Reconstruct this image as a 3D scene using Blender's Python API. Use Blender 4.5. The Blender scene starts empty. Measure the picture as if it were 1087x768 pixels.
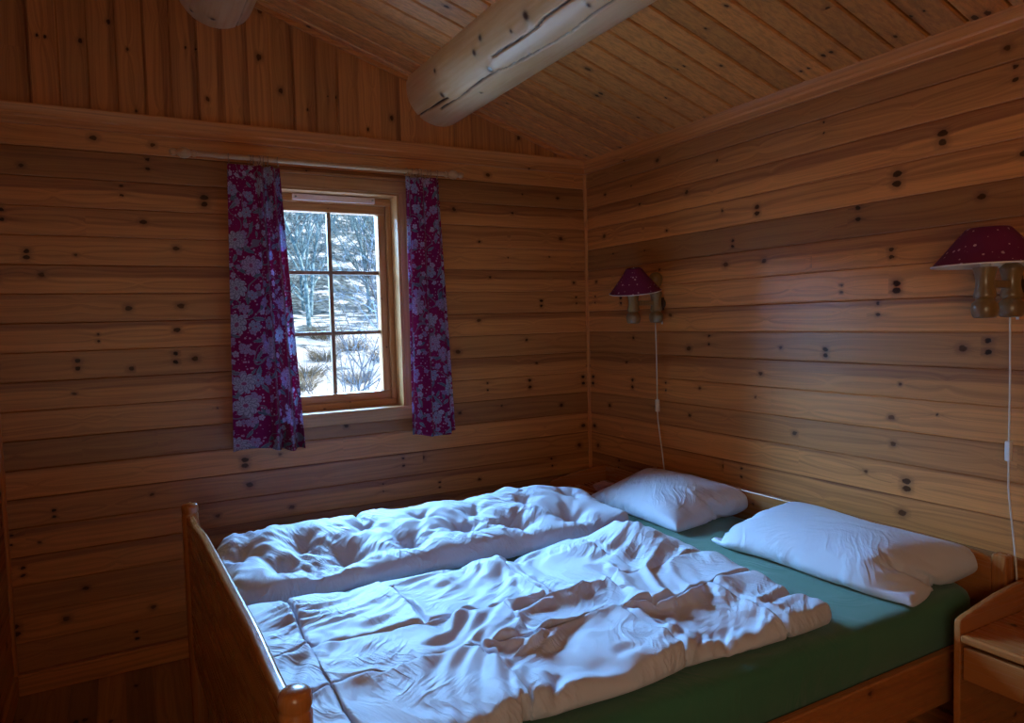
import bpy, bmesh, math, random
from math import sin, cos, pi, radians as RD
from mathutils import Vector, Matrix, noise as MN

SC = bpy.context.scene
COL = SC.collection
random.seed(7)

# ------------------------------------------------------------------ mesh helpers
class MB:
    """collects geometry for one mesh object"""
    def __init__(s):
        s.v = []; s.f = []; s.sm = []
    def add(s, vs, fs, smooth=False):
        n = len(s.v); s.v += [tuple(v) for v in vs]
        s.f += [tuple(i + n for i in f) for f in fs]; s.sm += [smooth] * len(fs)
        return s
    def box(s, x0, x1, y0, y1, z0, z1):
        vs = [(x, y, z) for x in (x0, x1) for y in (y0, y1) for z in (z0, z1)]
        return s.add(vs, [(0, 1, 3, 2), (4, 6, 7, 5), (0, 4, 5, 1), (2, 3, 7, 6), (0, 2, 6, 4), (1, 5, 7, 3)])
    def lathe(s, prof, c=(0, 0, 0), n=32, axis='z', caps=True):
        vs = []; fs = []
        for r, h in prof:
            for k in range(n):
                a = 2 * pi * k / n
                p = (r * cos(a), r * sin(a), h)
                if axis == 'x': p = (h, r * cos(a), r * sin(a))
                if axis == 'y': p = (r * sin(a), h, r * cos(a))
                vs.append((c[0] + p[0], c[1] + p[1], c[2] + p[2]))
        m = len(prof)
        for i in range(m - 1):
            for k in range(n):
                fs.append((i * n + k, i * n + (k + 1) % n, (i + 1) * n + (k + 1) % n, (i + 1) * n + k))
        if caps:
            fs.append(tuple(range(n - 1, -1, -1))); fs.append(tuple((m - 1) * n + k for k in range(n)))
        return s.add(vs, fs, True)
    def tube(s, pts, r, n=8, r1=None, closed=False):
        pts = [Vector(p) for p in pts]; m = len(pts); vs = []; fs = []
        up = None
        for i, p in enumerate(pts):
            if closed: t = pts[(i + 1) % m] - pts[i - 1]
            else: t = pts[min(i + 1, m - 1)] - pts[max(i - 1, 0)]
            if t.length < 1e-9: t = Vector((0, 0, 1))
            t.normalize()
            if up is None:
                up = t.orthogonal().normalized()
            else:
                up = (up - t * up.dot(t))
                up = up.normalized() if up.length > 1e-6 else t.orthogonal().normalized()
            b = t.cross(up)
            rr = r if r1 is None else r + (r1 - r) * i / (m - 1)
            for k in range(n):
                a = 2 * pi * k / n
                vs.append(p + (up * cos(a) + b * sin(a)) * rr)
        for i in range(m if closed else m - 1):
            j = (i + 1) % m
            for k in range(n):
                fs.append((i * n + k, i * n + (k + 1) % n, j * n + (k + 1) % n, j * n + k))
        if not closed:
            fs.append(tuple(range(n - 1, -1, -1))); fs.append(tuple((m - 1) * n + k for k in range(n)))
        return s.add(vs, fs, True)
    def prism(s, poly, a0, a1, axis='x'):
        """poly in the two other axes (order y,z / x,z / x,y), extruded a0..a1"""
        n = len(poly); vs = []
        for a in (a0, a1):
            for p, q in poly:
                vs.append({'x': (a, p, q), 'y': (p, a, q), 'z': (p, q, a)}[axis])
        fs = [tuple(range(n)), tuple(range(2 * n - 1, n - 1, -1))]
        for i in range(n):
            j = (i + 1) % n; fs.append((j, i, n + i, n + j))
        return s.add(vs, fs)
    def build(s, name, m, parent=None, bevel=0, loc=(0, 0, 0), seg=2, auto=None, sub=0):
        me = bpy.data.meshes.new(name); me.from_pydata(s.v, [], s.f)
        for p, q in zip(me.polygons, s.sm): p.use_smooth = q
        bm = bmesh.new(); bm.from_mesh(me)
        bmesh.ops.recalc_face_normals(bm, faces=bm.faces)
        bm.to_mesh(me); bm.free()
        if auto is not None: me.set_sharp_from_angle(angle=RD(auto))
        o = bpy.data.objects.new(name, me); COL.objects.link(o)
        if m: me.materials.append(m)
        if parent: o.parent = parent
        o.location = loc
        if bevel:
            for p in me.polygons: p.use_smooth = True
            b = o.modifiers.new('bevel', 'BEVEL'); b.width = bevel; b.segments = seg; b.limit_method = 'ANGLE'; b.angle_limit = RD(35)
            b.harden_normals = True
        if sub:
            q = o.modifiers.new('subdivision', 'SUBSURF'); q.levels = q.render_levels = sub
        return o

def tag(o, label=None, cat=None, group=None, kind=None):
    if label: o['label'] = label
    if cat: o['category'] = cat
    if group: o['group'] = group
    if kind: o['kind'] = kind
    return o
def empty(name, loc, rz=0.0):
    o = bpy.data.objects.new(name, None); COL.objects.link(o)
    o.location = loc; o.rotation_euler = (0, 0, rz); o.empty_display_size = .1
    return o
def copy_tree(o, parent=None):
    c = o.copy(); COL.objects.link(c); c.parent = parent
    for ch in list(o.children): copy_tree(ch, c)
    return c

# ------------------------------------------------------------------ node helpers
class NG:
    def __init__(s, name):
        s.m = bpy.data.materials.new(name); s.m.use_nodes = True
        s.t = s.m.node_tree; s.t.nodes.clear()
        s.out = s.t.nodes.new('ShaderNodeOutputMaterial')
    def _in(s, sock, v):
        if isinstance(v, bpy.types.NodeSocket): s.t.links.new(v, sock)
        elif v is not None:
            if sock.type == 'RGBA' and len(v) == 3: v = (*v, 1)
            sock.default_value = v
    def n(s, typ, ins=None, **kw):
        nd = s.t.nodes.new(typ)
        for k, v in kw.items(): setattr(nd, k, v)
        for k, v in (ins or {}).items(): s._in(nd.inputs[k], v)
        return nd
    def M(s, op, a, b=None, c=None, clamp=False):
        nd = s.t.nodes.new('ShaderNodeMath'); nd.operation = op; nd.use_clamp = clamp
        s._in(nd.inputs[0], a)
        if b is not None: s._in(nd.inputs[1], b)
        if c is not None: s._in(nd.inputs[2], c)
        return nd.outputs[0]
    def comb(s, x, y, z=0.0): return s.n('ShaderNodeCombineXYZ', {0: x, 1: y, 2: z}).outputs[0]
    def sep(s, v): return s.n('ShaderNodeSeparateXYZ', {0: v}).outputs
    def mix(s, f, a, b, blend='MIX'):
        nd = s.t.nodes.new('ShaderNodeMix'); nd.data_type = 'RGBA'; nd.blend_type = blend
        s._in(nd.inputs[0], f); s._in(nd.inputs[6], a); s._in(nd.inputs[7], b); return nd.outputs[2]
    def ramp(s, v, a, b):           # smooth 0..1 between a and b
        nd = s.t.nodes.new('ShaderNodeMapRange'); nd.interpolation_type = 'SMOOTHSTEP'
        s._in(nd.inputs[0], v); s._in(nd.inputs[1], a); s._in(nd.inputs[2], b); return nd.outputs[0]
    def noise(s, vec, scale, detail=3, rough=.5, dist=0, dim='3D'):
        return s.n('ShaderNodeTexNoise', {'Vector': vec, 'Scale': scale, 'Detail': detail, 'Roughness': rough, 'Distortion': dist}, noise_dimensions=dim).outputs[0]
    def vor(s, vec, scale, dim='2D', rnd=1.0, feature='F1'):
        return s.n('ShaderNodeTexVoronoi', {'Vector': vec, 'Scale': scale, 'Randomness': rnd}, voronoi_dimensions=dim, feature=feature).outputs
    def bsdf(s, col, rough=.5, spec=.5, normal=None, coat=0.0, coat_r=.1, sheen=0.0, trans=None):
        b = s.n('ShaderNodeBsdfPrincipled', {'Base Color': col, 'Roughness': rough, 'Specular IOR Level': spec, 'Coat Weight': coat, 'Coat Roughness': coat_r, 'Sheen Weight': sheen})
        if normal is not None: s._in(b.inputs['Normal'], normal)
        s.t.links.new(b.outputs[0], s.out.inputs[0]); return b
    def bump(s, h, strength=.3, dist=.002):
        return s.n('ShaderNodeBump', {'Height': h, 'Strength': strength, 'Distance': dist}).outputs[0]

def wood(name, along='x', across='z', pitch=10.0, off=0.0, light=(.66, .255, .064), dark=(.26, .080, .018), rough=.38,
         knots=1.0, tonevar=.25, band=.6, tones=None, coat=.0, grain=1.0, knot_w=.3, knot_rel=.5, tint=(1, 1, 1), bumps=.35):
    g = NG(name)
    P = g.sep(g.n('ShaderNodeTexCoord').outputs['Object'])
    ax = dict(x=P[0], y=P[1], z=P[2])
    rest = [k for k in 'xyz' if k not in (along, across)][0]
    u, v, w = ax[along], ax[across], ax[rest]
    q = g.M('DIVIDE', g.M('SUBTRACT', v, off), pitch)
    bid = g.M('FLOOR', q); fr = g.M('FRACT', q)
    wn = g.n('ShaderNodeTexWhiteNoise', {'W': g.M('ADD', bid, .37)}, noise_dimensions='1D')
    rv = wn.outputs['Value']; rc = g.sep(wn.outputs['Color'])
    us = g.M('ADD', u, g.M('MULTIPLY', rv, 37.0))
    # knots: one cell of a board each, some split into a pair
    ps = min(pitch, .22)
    vv = g.M('DIVIDE', g.M('SUBTRACT', v, off), ps)
    kv = g.comb(g.M('DIVIDE', us, knot_w), g.M('ADD', g.M('FLOOR', vv), .5), 0)
    vr = g.vor(kv, 1.0, '2D', .9)
    kp = g.sep(vr['Position']); kc = g.sep(vr['Color'])
    du = g.M('MULTIPLY', g.M('SUBTRACT', g.M('DIVIDE', us, knot_w), kp[0]), knot_w)
    cv = g.M('ADD', g.M('MULTIPLY', g.M('SUBTRACT', kc[1], .5), .45), .5)
    dv = g.M('MULTIPLY', g.M('SUBTRACT', g.M('FRACT', vv), cv), ps)
    pair = g.M('MULTIPLY', g.M('GREATER_THAN', kc[0], .62), g.M('ADD', .010, g.M('MULTIPLY', kc[1], .010)))
    dvp = g.M('SUBTRACT', g.M('ABSOLUTE', dv), pair)
    wob = g.M('MULTIPLY', g.M('SUBTRACT', g.noise(g.comb(us, v, w), 70, 3), .5), .016)
    kd = g.M('SQRT', g.M('ADD', g.M('POWER', g.M('ADD', g.M('MULTIPLY', du, .75), wob), 2.0), g.M('POWER', dvp, 2.0)))
    kr = g.M('MULTIPLY', g.M('ADD', .0030, g.M('MULTIPLY', g.M('POWER', kc[2], 2.0), .0085)), max(knots, .02))
    core = g.M('SUBTRACT', 1.0, g.ramp(g.M('DIVIDE', kd, kr), .75, 1.1))
    halo = g.M('SUBTRACT', 1.0, g.ramp(g.M('DIVIDE', kd, kr), .8, 2.9))
    streak = g.M('MULTIPLY', g.M('EXPONENT', g.M('MULTIPLY', g.M('POWER', g.M('DIVIDE', du, .05), 2.0), -1.0)), g.M('EXPONENT', g.M('MULTIPLY', g.M('POWER', g.M('DIVIDE', dvp, .006), 2.0), -1.0)))
    present = g.M('GREATER_THAN', kc[2], g.M('ADD', .18, g.M('MULTIPLY', rc[0], .35)))
    core = g.M('MULTIPLY', core, present); halo = g.M('MAXIMUM', g.M('MULTIPLY', halo, present), g.M('MULTIPLY', g.M('MULTIPLY', streak, present), g.M('MULTIPLY', kc[1], .9)))
    # grain lines, bent around the knots
    warp = g.M('MULTIPLY', g.M('EXPONENT', g.M('MULTIPLY', kd, -45.0)), .02)
    low = g.noise(g.comb(g.M('MULTIPLY', us, 1.3), g.M('MULTIPLY', v, 5.0), w), 1.0, 2)
    vw = g.M('ADD', g.M('ADD', v, g.M('MULTIPLY', warp, g.M('SIGN', dv))), g.M('MULTIPLY', low, .05))
    gr = g.noise(g.comb(g.M('MULTIPLY', us, 1.1), g.M('MULTIPLY', vw, 75.0), g.M('ADD', g.M('MULTIPLY', w, 75.0), g.M('MULTIPLY', rv, 9.0))), 1.0, 3, .6)
    fine = g.noise(g.comb(g.M('MULTIPLY', us, 5.0), g.M('MULTIPLY', vw, 420.0), g.M('MULTIPLY', w, 420.0)), 1.0, 2, .6)
    gm = g.M('ADD', g.M('MULTIPLY', g.ramp(gr, .36, .68), .75 * grain), g.M('MULTIPLY', g.ramp(fine, .35, .75), .3 * grain))
    # broad heartwood band, its place different on every board
    c0 = g.M('ADD', g.M('MULTIPLY', rc[1], .5), .42)
    bd = g.M('ADD', g.M('SUBTRACT', fr, c0), g.M('MULTIPLY', g.M('SUBTRACT', g.noise(g.comb(g.M('MULTIPLY', us, .9), g.M('MULTIPLY', v, 8.0), w), 1.0, 3), .5), .5))
    heart = g.M('MULTIPLY', g.ramp(bd, -.03, .07), g.M('MULTIPLY', g.ramp(rc[2], .15, .7), band))
    if pitch > 1: heart = g.M('MULTIPLY', g.ramp(low, .4, .7), band * .5)
    f = g.M('ADD', g.M('MULTIPLY', gm, .62), heart, clamp=True)
    col = g.mix(f, light, dark)
    col = g.mix(g.M('MULTIPLY', halo, .55), col, tuple(c * .5 for c in dark))
    col = g.mix(g.M('MULTIPLY', core, g.M('ADD', .65, g.M('MULTIPLY', kc[0], .3))), col, (.022, .008, .004))
    tone = g.M('ADD', 1.0 - tonevar * .6, g.M('MULTIPLY', rv, tonevar * 1.2))
    if tones:                      # the real colour of each board, by number
        cr = g.t.nodes.new('ShaderNodeValToRGB'); cr.color_ramp.interpolation = 'CONSTANT'
        n = len(tones); el = cr.color_ramp.elements
        while len(el) < min(n, 32): el.new(.5)
        for i, tv in enumerate(tones[:32]):
            el[i].position = i / n; el[i].color = (tv, tv, tv, 1)
        g._in(cr.inputs[0], g.M('DIVIDE', g.M('ADD', bid, .5), float(n)))
        tone = g.M('MULTIPLY', tone, cr.outputs[0])
    tc = g.comb(g.M('MULTIPLY', tone, tint[0]), g.M('MULTIPLY', tone, tint[1]), g.M('MULTIPLY', tone, tint[2]))
    col = g.mix(1.0, col, tc, 'MULTIPLY')
    nrm = g.bump(g.M('SUBTRACT', g.M('MULTIPLY', gm, -.6), core), bumps, .0015)
    rg = g.M('ADD', rough - .05, g.M('MULTIPLY', gr, .14))
    g.bsdf(col, rg, g.M('SUBTRACT', .5, g.M('MULTIPLY', core, .35)), nrm, coat)
    return g.m

def plain(name, col, rough=.5, spec=.5, metal=0.0):
    g = NG(name); b = g.bsdf(col, rough, spec); b.inputs['Metallic'].default_value = metal
    return g.m

# ------------------------------------------------------------------ sizes
LX, RX, FY, NY = -2.72, 0.0, 0.0, -4.3        # left wall, right wall, far wall, near wall
WT = .2
def ceil_z(x): return 2.243 + .3186 * (-x)
PITCH = .112; Z0 = 2.106 - 19 * PITCH          # a board joint falls at 2.106
HX0, HX1, HZ0, HZ1 = -1.705, -1.094, .993, 2.015   # window opening

# tone of each board from the floor up (board 0 starts at Z0 = -.022)
tones_far = [1.05, .68, .92, .80, .95, 1.0, .80, 1.0, .55, .92, .98, .78, 1.0, .82, .95, 1.0, .92, .95, .62, 1.0, 1.05, 1]
tones_right = [1, .8, .9, .95, .9, .85, 1.0, 1.1, .82, 1.15, 1.0, .78, 1.15, 1.2, 1.1, .62, 1.15, 1.15, .95, .68, 1.1, 1]
M_far = wood('pine_panel_far', 'x', 'z', PITCH, Z0, tones=tones_far, tonevar=.14, band=.6)
M_right = wood('pine_panel_right', 'y', 'z', PITCH, Z0, tones=tones_right, tonevar=.14, band=.6)
M_gable = wood('pine_gable', 'z', 'x', .098, .01, tonevar=.3, band=.5, tint=(.85, .82, .8))
M_ceil = wood('pine_ceiling', 'x', 'y', .1165, -.06, tonevar=.3, band=.25, knot_w=.34, rough=.34, knots=.9)
M_floor = wood('pine_floor', 'y', 'x', .095, .03, light=(.42, .19, .05), dark=(.2, .06, .02), tonevar=.7, band=.3, rough=.3)
M_trim_x = wood('pine_trim_x', 'x', 'z', 10, -5, tonevar=0, band=.2, knots=.5, tint=(1.02, 1, 1))
M_trim_y = wood('pine_trim_y', 'y', 'z', 10, -5, tonevar=0, band=.2, knots=.5, tint=(1.02, 1, 1))
M_trim_z = wood('pine_trim_z', 'z', 'x', 10, -5, tonevar=0, band=.1, knots=.3, tint=(1.02, 1, 1))
M_win_x = wood('window_pine_x', 'x', 'z', 10, -5, light=(.52, .24, .085), dark=(.3, .12, .04), tonevar=0, band=.1, knots=.35, rough=.3)
M_win_z = wood('window_pine_z', 'z', 'x', 10, -5, light=(.52, .24, .085), dark=(.3, .12, .04), tonevar=0, band=.1, knots=.35, rough=.3)
bedkw = dict(light=(.46, .17, .045), dark=(.30, .09, .024), tonevar=0, band=.25, grain=.6, rough=.25, coat=.25, knots=.8, knot_w=.6, bumps=.1)
M_bed_x = wood('bed_pine_x', 'x', 'z', 10, -5, **bedkw)
M_bed_y = wood('bed_pine_y', 'y', 'z', 10, -5, **bedkw)
M_bed_z = wood('bed_pine_z', 'z', 'y', 10, -5, **bedkw)

# ------------------------------------------------------------------ room shell
def board_breaks(z0, z1):
    """(z, outward offset) along a wall face of slightly tilted boards with joints"""
    out = []
    k = math.floor((z0 - Z0) / PITCH)
    while Z0 + k * PITCH < z1:
        a = Z0 + k * PITCH; b = a + PITCH
        for z, d in ((a + .0007, -.002), (a + .0014, .0038), (a + .004, .0050), (a + .03, .0044), (b - .004, .0014), (b - .0008, -.001)):
            if z0 <= z <= z1: out.append((z, d))
        k += 1
    return [(z0, .003)] + out + [(z1, .001)]

def wall_strips(mb, prof, spans, place):
    """quads between successive profile points for each span(z) interval"""
    for (za, da), (zb, db) in zip(prof, prof[1:]):
        for s0, s1 in spans((za + zb) / 2):
            vs = [place(s0, za, da), place(s1, za, da), place(s1, zb, db), place(s0, zb, db)]
            mb.add(vs, [(0, 1, 2, 3)])

def with_break(prof, z):
    for i, ((za, da), (zb, db)) in enumerate(zip(prof, prof[1:])):
        if za < z < zb:
            d = da + (db - da) * (z - za) / (zb - za)
            return prof[:i + 1] + [(z, d)] + prof[i + 1:]
    return prof

prof = board_breaks(0, 2.2)
prof_far = with_break(with_break(prof, HZ0), HZ1)
mb = MB()
def far_spans(z):
    if HZ0 < z < HZ1: return [(LX, HX0), (HX1, RX)]
    return [(LX, RX)]
wall_strips(mb, prof_far, far_spans, lambda s, z, d: (s, -d, z))
# outer cladding with the same hole
for x0, x1, z0, z1 in ((LX - .2, HX0, 0, 2.2), (HX1, .2, 0, 2.2), (HX0, HX1, 0, HZ0), (HX0, HX1, HZ1, 2.2)):
    mb.box(x0, x1, .02, WT, z0, z1)
w = mb.build('wall_far', M_far); tag(w, kind='structure')

mb = MB(); mb.prism([(LX - .2, 2.2), (.2, 2.2), (.2, ceil_z(.2)), (LX - .2, ceil_z(LX - .2))], .004, WT, 'y')
# vertical match boards of the gable with fine joints
x = RX
k = 0
while x > LX - .1:
    xa, xb = x - .098 + .0008, x - .0008
    if xa < LX: xa = LX
    top = lambda q: ceil_z(q) + .01
    for (p, q, d0, d1) in ((xa, xa + .004, .004, .006), (xa + .004, xb - .004, .006, .006), (xb - .004, xb, .006, .004)):
        mb.add([(p, -d0, 2.2), (q, -d1, 2.2), (q, -d1, top(q)), (p, -d0, top(p))], [(0, 1, 2, 3)])
    x -= .098; k += 1
w = mb.build('wall_gable', M_gable); tag(w, kind='structure')

mb = MB(); wall_strips(mb, prof, lambda z: [(NY, FY)], lambda s, z, d: (RX - d, s, z))
mb.box(.012, .2, NY - .2, FY, 0, 2.26)
w = mb.build('wall_right', M_right); tag(w, kind='structure')
profl = board_breaks(0, 3.08)
mb = MB(); wall_strips(mb, profl, lambda z: [(NY, FY)], lambda s, z, d: (LX + d, s, z))
mb.box(LX - .2, LX - .012, NY - .2, FY + .02, 0, 3.15)
w = mb.build('wall_left', M_right); tag(w, kind='structure')
mb = MB(); wall_strips(mb, prof, lambda z: [(LX, RX)], lambda s, z, d: (s, NY + d, z))
mb.prism([(LX - .2, 0), (.2, 0), (.2, ceil_z(.2)), (LX - .2, ceil_z(LX - .2))], NY - .2, NY - .012, 'y')
w = mb.build('wall_near', M_far); tag(w, kind='structure')

mb = MB(); mb.box(LX - .2, .2, NY - .2, .2, -.12, -.004)
x = LX
while x < RX:
    mb.box(x + .0008, min(x + .0942, RX), NY, 0, -.004, 0.0); x += .095
w = mb.build('floor', M_floor); w.location = (0, 0, 0); tag(w, kind='structure')

# ceiling: boards run down the slope, dark gaps between them
mb = MB()
th = .028
def cz(x, d): return ceil_z(x) + d
y = -.06 + .1165
while y > NY:
    ya, yb = y - .1165 + .0042, min(y - .0042, 0.0)
    ya = max(ya, NY)
    if yb > ya:
        sec = [(ya, .006), (ya + .004, .0), (yb - .004, .0), (yb, .006), (yb, th), (ya, th)]
        vs = [(xx, yy, cz(xx, dd)) for xx in (LX - .02, RX + .02) for yy, dd in sec]
        n = len(sec)
        mb.add(vs, [(0, 1, 2, 3, 4, 5), (11, 10, 9, 8, 7, 6)] + [(i, (i + 1) % n, n + (i + 1) % n, n + i) for i in range(n)])
    y -= .1165
vs = [(xx, yy, cz(xx, dd)) for xx in (LX - .25, RX + .5) for yy in (NY - .3, .35) for dd in (th, th + .2)]
mb.add(vs, [(0, 1, 3, 2), (4, 6, 7, 5), (0, 4, 5, 1), (2, 3, 7, 6), (0, 2, 6, 4), (1, 5, 7, 3)])
w = mb.build('ceiling', M_ceil); tag(w, kind='structure')

# trims
n_tr = [0]
def trim(m, mat, name=None, bevel=.002):
    n_tr[0] += 1
    o = m.build(name or 'trim_%d' % n_tr[0], mat, bevel=bevel); tag(o, kind='structure'); return o
def cornice(axis):
    p = [(0, 2.186), (.014, 2.186), (.017, 2.190), (.017, 2.212), (.022, 2.218), (.022, 2.244), (.026, 2.250), (.026, 2.262), (0, 2.262)]
    return p
mb = MB(); mb.prism([(-a, b) for a, b in cornice(0)], LX, RX, 'x'); trim(mb, M_trim_x)
mb = MB(); mb.prism([(RX - a, min(b, 2.256)) for a, b in cornice(0)], NY, FY, 'y'); trim(mb, M_trim_y)
mb = MB(); mb.prism([(RX, 0), (RX - .017, 0), (RX - .013, -.013), (RX, -.017)][::-1], 0, 2.186, 'z'); trim(mb, M_trim_z)
mb = MB(); mb.prism([(LX, 0), (LX + .017, 0), (LX + .013, -.013), (LX, -.017)], 0, 2.5, 'z'); trim(mb, M_trim_z)
mb = MB()      # thin strip where the gable meets the ceiling
vs = [(xx, yy, cz(xx, dd)) for xx in (LX, RX) for yy in (-.018, 0) for dd in (-.02, .001)]
mb.add(vs, [(0, 1, 3, 2), (4, 6, 7, 5), (0, 4, 5, 1), (2, 3, 7, 6), (0, 2, 6, 4), (1, 5, 7, 3)]); trim(mb, M_trim_x)
def bb(name, x0, x1, y0, y1, mat):
    m = MB(); m.box(x0, x1, y0, y1, 0, .083); o = m.build(name, mat, bevel=.003); tag(o, kind='structure')
bb('baseboard_far', LX + .0, RX, -.016, .0, M_trim_x)
bb('baseboard_right', -.016, RX, NY, -.016, M_trim_y)
bb('baseboard_left', LX, LX + .016, NY, -.016, M_trim_y)

# ------------------------------------------------------------------ log beams
def log_material(name, light, dark, rough):
    g = NG(name)
    P = g.n('ShaderNodeTexCoord').outputs['Object']; q = g.sep(P)
    a = g.n('ShaderNodeAttribute', attribute_name='mark').outputs['Fac']
    k = g.n('ShaderNodeAttribute', attribute_name='knot').outputs['Fac']
    n1 = g.noise(g.comb(g.M('MULTIPLY', q[0], 5), g.M('MULTIPLY', q[1], 1.5), g.M('MULTIPLY', q[2], 5)), 1, 4)
    n2 = g.noise(g.comb(g.M('MULTIPLY', q[0], 60), g.M('MULTIPLY', q[1], 4), g.M('MULTIPLY', q[2], 60)), 1, 3)
    c = g.mix(g.ramp(g.M('ADD', g.M('MULTIPLY', n1, .7), g.M('MULTIPLY', n2, .3)), .35, .65), light, dark)
    c = g.mix(g.M('MULTIPLY', k, 1.0), c, (.07, .03, .014))
    c = g.mix(a, c, (.02, .009, .005))
    g.bsdf(c, rough, .5, g.bump(n2, .25, .003), .15)
    return g.m
M_log = log_material('log_pine', (.88, .66, .39), (.72, .44, .19), .40)
def log_beam(cx, cz_, r, y0, y1, cracks, knots, label, seed, taper=0.0):
    root = empty('log_beam', (cx, y0, cz_))
    L = y1 - y0; NA, NLn = 260, 380
    vs = []; fs = []; mk = []; kn = []
    for i in range(NLn + 1):
        t = i / NLn; t = t / .88 * .42 if t < .88 else .42 + (t - .88) / .12 * .58; yy = y0 + L * t
        for k in range(NA):
            th_ = 2 * pi * k / NA
            R_ = r * (1 - taper * t) * (1 + .02 * MN.noise(Vector((cos(th_) * .9, yy * 1.3 + seed, sin(th_) * .9))) + .006 * MN.noise(Vector((cos(th_) * 3, yy * 4 + seed, sin(th_) * 3))))
            m = 0; kk = 0
            for path, wd in cracks:
                for (ya, ta), (yb, tb) in zip(path, path[1:]):
                    if min(ya, yb) <= yy <= max(ya, yb) and abs(ya - yb) > 1e-6:
                        f = (yy - ya) / (yb - ya)
                        tt = RD(ta + (tb - ta) * f) + .012 * MN.noise(Vector((yy * 14, seed, 0)))
                        ww = wd * (.75 + .6 * MN.noise(Vector((yy * 6, 3, seed))))
                        e = min((yy - min(path[0][0], path[-1][0])), (max(path[0][0], path[-1][0]) - yy)) if path[0][0] != y0 else 1
                        dd = abs((th_ - tt + pi) % (2 * pi) - pi) * r / max(ww, .0005)
                        if dd < 1.6: m = max(m, 1 - dd / 1.6)
            for ky, kt, kr in knots:
                d = math.hypot(yy - ky, (((th_ - RD(kt) + pi) % (2 * pi)) - pi) * r)
                if d < kr * 3:
                    R_ += .006 * math.exp(-(d / (kr * 1.6)) ** 2)
                    if d < kr * (1 + .35 * MN.noise(Vector((yy * 60, th_ * 12, 0)))): kk = max(kk, min(1, 1.6 - 1.3 * d / kr))
                    kk = max(kk, .35 * math.exp(-(d / (kr * 1.4)) ** 2))
            R_ -= .014 * min(1, m * 1.5)
            vs.append((R_ * cos(th_), yy - y0, R_ * sin(th_))); mk.append(min(1, m * 1.8)); kn.append(kk)
    for i in range(NLn):
        for k in range(NA):
            a = i * NA + k; b = i * NA + (k + 1) % NA
            fs.append((a, b, b + NA, a + NA))
    m = MB(); m.add(vs, fs, True); m.add([], [])
    m.f.append(tuple(range(NA))); m.sm.append(False)
    m.f.append(tuple(NLn * NA + k for k in range(NA - 1, -1, -1))); m.sm.append(False)
    o = m.build('log', M_log, root)
    for nm, arr in (('mark', mk), ('knot', kn)):
        at = o.data.attributes.new(nm, 'FLOAT', 'POINT'); at.data.foreach_set('value', arr)
    o.name = 'log'; bpy.data.objects.remove(root); o.name = 'log_beam'; o.location = (cx, y0, cz_)
    tag(o, label, 'beam')
    return o
yn = -4.29
log_beam(-.87, 2.52, .163, -.004, yn,
    [([(-.004, -129.8), (-.12, -128.6), (-.3, -127.1), (-.34, -126.5)], .0045),
     ([(-.20, -117.4), (-.25, -117.6), (-.398, -116.0), (-.56, -118.4), (-.639, -119.2), (-.775, -117.6), (-.83, -113.5), (-.903, -111.5), (-1.135, -106.3), (-1.233, -105.2), (-1.379, -108.6), (-1.7, -110)], .0040),
     ([(-.80, -137.3), (-.86, -137.1), (-.98, -135.1), (-1.116, -134.1), (-1.183, -137.7), (-1.237, -138.3), (-1.351, -137.2), (-1.8, -136)], .0038)],
    [(-1.112, -152.8, .020), (-.79, -166.1, .014), (-.716, -155.4, .015), (-.745, -126.0, .016), (-.324, -135.4, .016), (-.356, -170.2, .012), (-.996, -148.9, .009),
     (-1.40, -122, .010), (-1.0, -112, .006), (-.55, -104, .006)],
    'thick pale round log beam with long drying cracks, right of the window under the ceiling', 1.0)
log_beam(-1.87, 2.812, .155, -.004, yn, [([(-.004, -60), (-.5, -58), (-1, -62)], .003)],
    [(-.1, -100, .012), (-.35, -75, .01), (-.06, -130, .009)],
    'dark round log beam end at the top edge of the gable, left of the paler log', 5.0)

# ------------------------------------------------------------------ window
win = empty('window_1', (0, 0, 0)); tag(win, kind='structure')
def part(mb_, name, mat, parent, bevel=0.0015, **k): return mb_.build(name, mat, parent, bevel=bevel, **k)
# casing boards on the wall face
c0, c1 = HX0, HX1
for nm, (x0, x1, z0, z1), mt in (('casing', (c0 - .062, c1 + .062, HZ1 - .002, HZ1 + .058), M_win_x), ('casing', (c0 - .062, c0 + .002, HZ0 - .004, HZ1), M_win_z), ('casing', (c1 - .002, c1 + .062, HZ0 - .004, HZ1), M_win_z)):
    m = MB(); m.box(x0, x1, -.022, -.004, z0, z1)
    if mt is M_win_x: m.box(x0 - .004, x1 + .004, -.027, -.004, z1, z1 + .012)
    part(m, nm, mt, win, .003)
m = MB(); m.box(c0 - .062, c1 + .062, -.020, -.004, HZ0 - .060, HZ0 - .014); part(m, 'apron', M_win_x, win, .003)
m = MB(); m.box(c0 - .066, c1 + .066, -.034, .085, HZ0 - .014, HZ0 + .004); part(m, 'window_sill', M_win_x, win, .004)
# lining of the opening
m = MB(); m.box(c0, c1, -.016, .2, HZ1 - .012, HZ1 + .001); part(m, 'lining', M_win_x, win)
for a, b in ((c0 - .001, c0 + .012), (c1 - .012, c1 + .001)):
    m = MB(); m.box(a, b, -.016, .2, HZ0 + .003, HZ1 - .011); part(m, 'lining', M_win_z, win)
fx0, fx1, fz0, fz1 = c0 + .012, c1 - .012, HZ0 + .004, HZ1 - .012
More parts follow.
